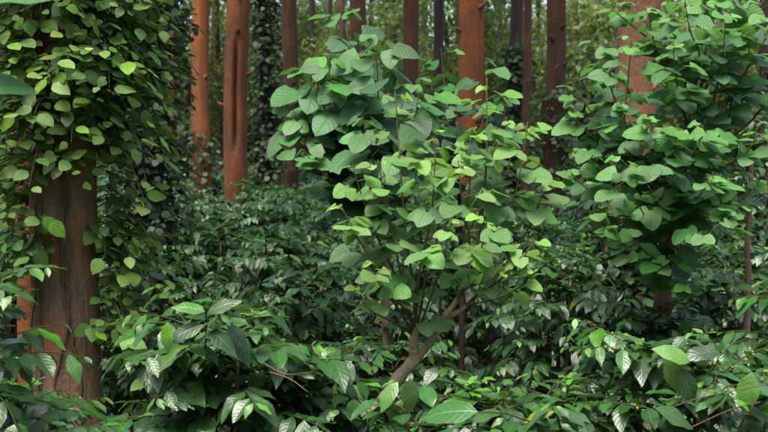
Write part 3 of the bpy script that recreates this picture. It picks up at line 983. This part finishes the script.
# ---- leafy shrubs of the middle distance
def leaf_shrub(pos, H, rx, n, leaf, label, seed, matname='darkvine', kind='pepper', cap=200, group=None, young=.5, lod=1, pend_it=True, name='leafy_shrub'):
    rng = np.random.RandomState(seed + 9)
    b = np.array(pos, float)
    root = empty(name, b, label, 'shrub', group)
    L = Leaves()
    for s in range(9):
        a = rng.uniform(0, 6.28); rr = rng.uniform(.1, .8) * rx
        tip = np.array([math.cos(a) * rr, math.sin(a) * rr, H * rng.uniform(.8, 1.0)])
        pts = bez(np.array([0, 0, -.05]), np.array([tip[0] * .5, tip[1] * .5, H * .55]), tip, 12)
        link('stem', make_mesh('stem', *tube_geo(pts, np.linspace(.018, .004, 12), 6), M['bark_dark']), root)
        for q in range(n // 9):
            t = rng.uniform(.22, 1) ; i = t * 11; i0 = min(int(i), 10)
            c = pts[i0] + (pts[i0 + 1] - pts[i0]) * (i - i0)
            o = nrm(np.array([*rng.normal(0, 1, 2), 0]))
            c = c + o * rng.uniform(0, 1) ** .7 * rx * .55 + UPV * rng.uniform(-.1, .1)
            L.add(c, o * .8 - UPV * rng.uniform(-.1, .9) + jit(rng, .25), UPV + o * .35 + jit(rng, .3), leaf * rng.uniform(.6, 1.25), rng.beta(.8, 2.2) * young)
    L.finish(rng)
    L.p = L.p + b
    if pend_it: pend(root, L, kind, matname, lod, cap)
    else: link('foliage', joined_leaves('foliage', L, kind, matname, np.ones(len(L.s), bool), lod, b), root, 'stuff')
    return root

leaf_shrub(atz(592, 10.6), 3.3, .42, 1100, .10, 'upright shrub of small grey-green leaves beside the dark red-brown trunk', 1)
leaf_shrub(atz(628, 8.2), 1.95, .5, 900, .10, 'low leafy shrub hiding the foot of the wide pale reddish trunk', 6, 'coffee', young=.4)
leaf_shrub(atz(12, 8.8), 3.6, .48, 900, .105, 'yellow-green leafy shrub behind the slim orange-red trunk', 2, 'pepper', young=1.6)
leaf_shrub(atz(-40, 9.6), 3.4, .6, 700, .11, 'loose shrub at the edge of the wood next to the yellow-green shrub', 3, 'pepper', young=.9, cap=60)
leaf_shrub(atz(745, 9.5), 2.6, .6, 1000, .085, 'small-leaved green shrub behind the slender young tree', 4, 'coffee', young=.6, cap=200)

# ---- coffee bushes: the ones in front, each told apart
def top_z(py, Y): return float(at(384, py, Y)[2])
B_HERO = own_bush(*atz(200, 4.75)[:2], top_z(330, 4.75), .82, 'large glossy coffee bush before the thick mossy trunk, upright pale shoot on top', seed=1, leaf=.168, nb=64, twigs=[[(270, 372, 4.4), (290, 379, 4.3), (308, 392, 4.25)], [(262, 362, 4.5), (285, 374, 4.4), (312, 372, 4.3)]])
own_bush(*atz(300, 4.95)[:2], top_z(376, 4.95), .62, 'low dark coffee bush at the foot of the leaning sapling stem', seed=2, leaf=.14, nb=56)
B_LOW = own_bush(*atz(452, 4.35)[:2], top_z(398, 4.35), .62, 'low coffee bush with broad shiny leaves beside the leaning sapling stem', seed=3, leaf=.155, nb=50)
own_bush(*atz(560, 4.5)[:2], top_z(396, 4.5), .72, 'low spreading coffee bush between the sapling and the berry-bearing bush', seed=4, leaf=.135, nb=56)
B_BERRY = own_bush(*atz(712, 4.35)[:2], top_z(352, 4.35), .80, 'coffee bush carrying green berries and bare crossing twigs, with bright yellow-green leaves', seed=5, leaf=.138, nb=64, berries=True,
         twigs=[[(660, 412, 3.9), (700, 398, 3.75), (768, 384, 3.6)], [(690, 428, 3.8), (730, 410, 3.7), (760, 402, 3.6)]])
own_bush(*atz(22, 4.6)[:2], top_z(392, 4.6), .62, 'low coffee bush at the foot of the thick mossy trunk', seed=6, leaf=.15, nb=52)
own_bush(*atz(-78, 4.1)[:2], top_z(285, 4.1), .66, 'taller coffee bush reaching in beside the slim orange-red trunk', seed=7, leaf=.15, nb=54)
own_bush(*atz(850, 4.9)[:2], top_z(300, 4.9), .8, 'tall coffee bush next to the berry-bearing bush', seed=8, leaf=.14, nb=54)

# ---- one very large pale leaf lying across the low bush
def big_leaf(root, p, x, z, size, wide, matname, tint=1, kind='coffee', name='broad_leaf'):
    L = Leaves(); L.add(p, x, z, size); L.finish(np.random.RandomState(1))
    o = bpy.data.objects.new(name, leaf_mesh(kind, matname, 1, tint))
    m4 = np.eye(4); m4[:3, :3] = L.rot[0] * size * np.array([1, wide, 1]); m4[:3, 3] = np.array(p) - np.array(root.location)
    o.parent = root; o.matrix_basis = Matrix(m4.tolist()); col.objects.link(o)
    return o
bl = big_leaf(B_LOW, at(478, 412, 3.9), (-1, .1, .1), (.0, -.45, .9), .215, 1.2, 'coffee', 0)
for bush, q, x, z, sz, ti in ((B_BERRY, (672, 352, 3.9), (.1, -.3, -1), (-.3, -.8, .5), .165, 3), (B_BERRY, (690, 362, 3.85), (-.75, -.2, .5), (-.1, -.6, .8), .15, 4), (B_BERRY, (680, 368, 3.85), (.45, -.2, -.9), (.3, -.8, .5), .165, 0),
        (B_BERRY, (752, 372, 3.8), (-.3, -.3, -.9), (-.2, -.8, .6), .15, 2), (B_BERRY, (655, 408, 3.7), (1, -.1, -.3), (0, -.5, .9), .16, 1), (B_BERRY, (720, 352, 3.9), (-.8, -.2, .1), (0, -.5, .85), .15, 0),
        (B_HERO, (207, 313, 4.4), (.75, -.1, .45), (-.25, -.6, .8), .15, 1), (B_HERO, (205, 312, 4.4), (-.8, -.1, .35), (.2, -.5, .85), .14, 1), (B_HERO, (168, 322, 4.35), (-.15, -.2, -.9), (-.4, -.8, .4), .13, 4), (B_HERO, (204, 325, 4.4), (-.8, -.3, -.15), (.1, -.5, .9), .17, 0), (B_HERO, (208, 328, 4.4), (.7, -.4, -.4), (.2, -.5, .9), .17, 0),
        (B_LOW, (410, 378, 4.0), (.05, -.2, -1), (.3, -.8, .4), .14, 2), (B_LOW, (398, 382, 4.0), (-.6, -.4, -.6), (-.3, -.6, .7), .13, 2)):
    big_leaf(bush, at(*q), x, z, sz, 1.05, 'coffee', ti, 'coffee', 'leaf')
link('branch', make_mesh('branch', *tube_geo(np.array([at(206, 308, 4.4), at(206, 335, 4.45), at(204, 365, 4.6), at(202, 400, 4.7)]) - np.array(B_HERO.location), [.003, .0035, .004, .005], 6), M['twig']), B_HERO)
link('leaf_stalk', make_mesh('leaf_stalk', *tube_geo(np.array([at(478, 412, 3.9), at(505, 413, 3.92), at(540, 425, 4.1)]) - np.array(B_LOW.location), [.003, .003, .004], 6), M['twig']), B_LOW)

# ---- young plant at the left, close to the camera: two of its leaves reach into view
b0 = np.array([-1.62, 3.0, float(ground_z(-1.62, 3.0)) - .03])
near = empty('young_broadleaf_plant', b0, 'slim plant close to the path, long dark leaves reaching before the vine', 'plant')
pth = smooth_path([b0, [-1.60, 3.0, .9], [-1.52, 3.02, 1.9], [-1.42, 3.0, 2.85]], 16)
link('stem', make_mesh('stem', *tube_geo(pth - b0, np.linspace(.016, .006, 16), 8), M['bark_pale']), near)
for (px, py), x, sz in (((-40, 78), (1, .1, -.06), .21), ((-60, -12), (1, .0, .02), .30), ((-70, 40), (-.6, -.6, .1), .22), ((-110, 100), (-1, .2, -.2), .22)):
    e = at(px, py, 3.0)
    a0 = pth[int(np.argmin(abs(pth[:, 2] - e[2] + .08)))]
    link('leaf_stalk', make_mesh('leaf_stalk', *tube_geo(bez(a0, (a0 + e) / 2 + [0, 0, .03], e, 6) - b0, np.linspace(.004, .002, 6), 5), M['twig']), near)
    big_leaf(near, e, x, (0, -.35, .9), sz, 1.15, 'backsap', 1, 'pepper', 'leaf')

# ---- rows of coffee behind
rngB = np.random.RandomState(77)
n_mid = 0
avoid = [(atz(64, 6.0), .55), (atz(388, 6.6), .0)]
for Y, sp in ((6.2, 1.45), (7.5, 1.45), (8.8, 1.4), (10.1, 1.4)):
    half = .364 * Y + .9
    x = -half + rngB.uniform(0, .5)
    while x < half:
        yy = Y + rngB.uniform(-.3, .3); xx = x + rngB.uniform(-.2, .2)
        x += sp
        if abs(xx - atz(64, 6)[0]) < .75 and yy < 6.9: continue
        py = {6.2: 302, 7.5: 262, 8.8: 240, 10.1: 225}[Y] + rngB.uniform(-14, 18)
        if Y == 6.2 and -.5 < xx < .9: py += 26
        H = min(1.62, max(.95, top_z(py, yy)))
        zone = 384 + xx / yy * FPX
        mid_label, mid_group = (('dark glossy coffee bush in the rows between the thick mossy trunk and the pale sapling', 'coffee bushes between mossy trunk and sapling') if zone < 385 else ('dark glossy coffee bush in the rows between the pale sapling and the tall shrub', 'coffee bushes beside the tall shrub') if zone < 650 else ('dark glossy coffee bush in the rows around the slender young tree', 'coffee bushes round the slender young tree'))
        own_bush(xx, yy, H * .93, rngB.uniform(.66, .8), mid_label, mid_group, seed=200 + n_mid, leaf=.128, nb=52, cap=int(np.interp(Y, [6, 10], [240, 120])), lod=1 if Y < 8 else 2, split_branches=Y < 7, shoots=4)
        n_mid += 1

# far rows share the leaf masses of six bushes
PROTO = []
for k in range(6):
    rng = np.random.RandomState(900 + k)
    L, stems, branches, _ = coffee_bush(rng, 1.33, .85, 46, .125, False, 4)
    L.finish(rng)
    me = joined_leaves('foliage', L, 'coffee', 'coffee', np.ones(len(L.s), bool), 2, np.zeros(3))
    ms = make_mesh('stem', *merge(stems), M['bark_pale'])
    PROTO.append((me, ms))
n_far = 0
SPOTS = [tuple(atz(px, Y)[:2]) for px, Y in ((226, 13.7), (250, 14.0), (292, 17.5), (275, 14.2))]
for Y in (11.5, 13.0, 14.6, 16.4, 18.4, 20.6, 23.0, 25.8, 29.0, 33.0):
    half = .364 * Y + 1.5
    sp = 1.35 + .02 * Y
    x = -half + rngB.uniform(0, .8)
    while x < half:
        SPOTS.append((x + rngB.uniform(-.3, .3), Y + rngB.uniform(-.5, .5)))
        x += sp
if 1:
    for xx, yy in SPOTS:
        me, ms = PROTO[rngB.randint(6)]
        b = np.array([xx, yy, float(ground_z(xx, yy))])
        zone = 384 + xx / yy * FPX
        fl, fg = (('small coffee bush about the feet of the seamed trunk and its neighbours', 'coffee bushes by the seamed trunk') if zone < 345 else ('small coffee bush behind the saplings, about the thick orange-red trunk', 'coffee bushes by the orange-red trunk') if zone < 575 else ('small coffee bush behind the tall broad-leaved shrub', 'coffee bushes behind the tall shrub'))
        root = empty('coffee_bush', b, fl, 'coffee bush', fg)
        s = rngB.uniform(.86, 1.06)
        rz = rngB.uniform(0, 6.28)
        for nm, m_, kd in (('foliage', me, 'stuff'), ('stem', ms, None)):
            o = link(nm, m_, root, kd); o.scale = (s * 1.1, s * 1.1, s); o.rotation_euler = (0, 0, rz)
        n_far += 1
print('bushes', n_mid, n_far)

# ---- background trees with low crowns, and the wood beyond
LOWC = []
for k in range(4):
    rng = np.random.RandomState(500 + k)
    L = crown_leaves(rng, 64, 75, 2.2, 2.8, .34, .18, [(1, 7), (1, 4), (3, 1.8), (1, 6)][k])
    LOWC.append(joined_leaves('crown', L, 'wood', 'wood', np.ones(len(L.s), bool), 2, np.zeros(3)))
lab = 'leafy green understorey tree far behind the trunks'
for k in range(84):
    Y = rngB.uniform(28, 58)
    half = .364 * Y + 4
    x = -half + 2 * half * ((k * .618034) % 1.0)
    b = np.array([x, Y, float(ground_z(x, Y)) - .05])
    root = empty('understorey_tree', b, lab, 'tree', 'leafy trees far behind the trunks')
    H = rngB.uniform(2.2, 6.5)
    pts = bez(np.zeros(3), np.array([rngB.uniform(-.3, .3), 0, H * .5]), np.array([rngB.uniform(-.5, .5), 0, H]), 10)
    link('trunk', make_mesh('trunk', *tube_geo(pts, np.linspace(.13, .05, 10), 8), M['bark_dark']), root)
    c = link('crown', LOWC[k % 4], root, 'stuff')
    s = rngB.uniform(.75, 1.25)
    c.location = pts[-1] + np.array([0, 0, -.6]); c.scale = (s, s, s); c.rotation_euler = (0, 0, rngB.uniform(0, 6.28))

def far_wood():
    rng = np.random.RandomState(321)
    L = Leaves()
    for c in range(2100):
        a = rng.uniform(-.62, .62); d = rng.uniform(64, 84)
        cc = np.array([math.sin(a) * d, math.cos(a) * d, rng.uniform(0, 1) ** 1.1 * 16])
        yv = rng.beta(.8, .9)
        for q in range(34):
            L.add(cc + rng.normal(0, .8, 3), rng.normal(0, 1, 3) - UPV * .3, UPV + jit(rng, .7), rng.uniform(.25, .55), np.clip(yv + rng.normal(0, .15), 0, 1))
    L.finish(rng)
    o = link('far_wood', joined_leaves('far_wood', L, 'wood', 'wood', np.ones(len(L.s), bool), 2, np.zeros(3)))
    tag(o, 'sunlit mass of trees closing the view beyond the trunks', 'wood', kind='stuff')
far_wood()
def unseen_wood():
    # unseen plantation beside and behind the camera, added to cut frontal fill light
    rng = np.random.RandomState(322)
    L = Leaves()
    for c in range(1500):
        a = rng.uniform(.75, 2 * np.pi - .75); d = rng.uniform(11, 20)
        cc = np.array([math.sin(a) * d, math.cos(a) * d * .8, rng.uniform(0, 1) * 11])
        for q in range(20):
            L.add(cc + rng.normal(0, .5, 3), rng.normal(0, 1, 3) - UPV * .3, UPV + jit(rng, .7), rng.uniform(.35, .7), rng.beta(1.2, 2.5))
    L.finish(rng)
    o = link('unseen_wood', joined_leaves('unseen_wood', L, 'wood', 'wood', np.ones(len(L.s), bool), 2, np.zeros(3)))
    tag(o, 'unseen leafy mass of trees around the near side of the plantation, added to cut fill light', 'wood', kind='stuff')
unseen_wood()

# ---- fallen leaves on the earth
def litter():
    rng = np.random.RandomState(11)
    L = Leaves()
    for q in range(5000):
        Y = rng.uniform(3, 18); x = rng.uniform(-1, 1) * (.37 * Y + 1)
        a = rng.uniform(0, 6.28)
        L.add(np.array([x, Y, ground_z(x, Y) + .012 + rng.uniform(0, .02)]), np.array([math.cos(a), math.sin(a), rng.uniform(-.1, .2)]), UPV + jit(rng, .3), rng.uniform(.06, .14), 0)
    L.finish(rng)
    me = joined_leaves('litter', L, 'coffee', 'dry', np.ones(len(L.s), bool), 2, np.zeros(3))
    tag(link('leaf_litter', me), 'dry brown fallen leaves strewn on the earth under the bushes', 'leaf litter', kind='stuff')
litter()

settle_leaves()
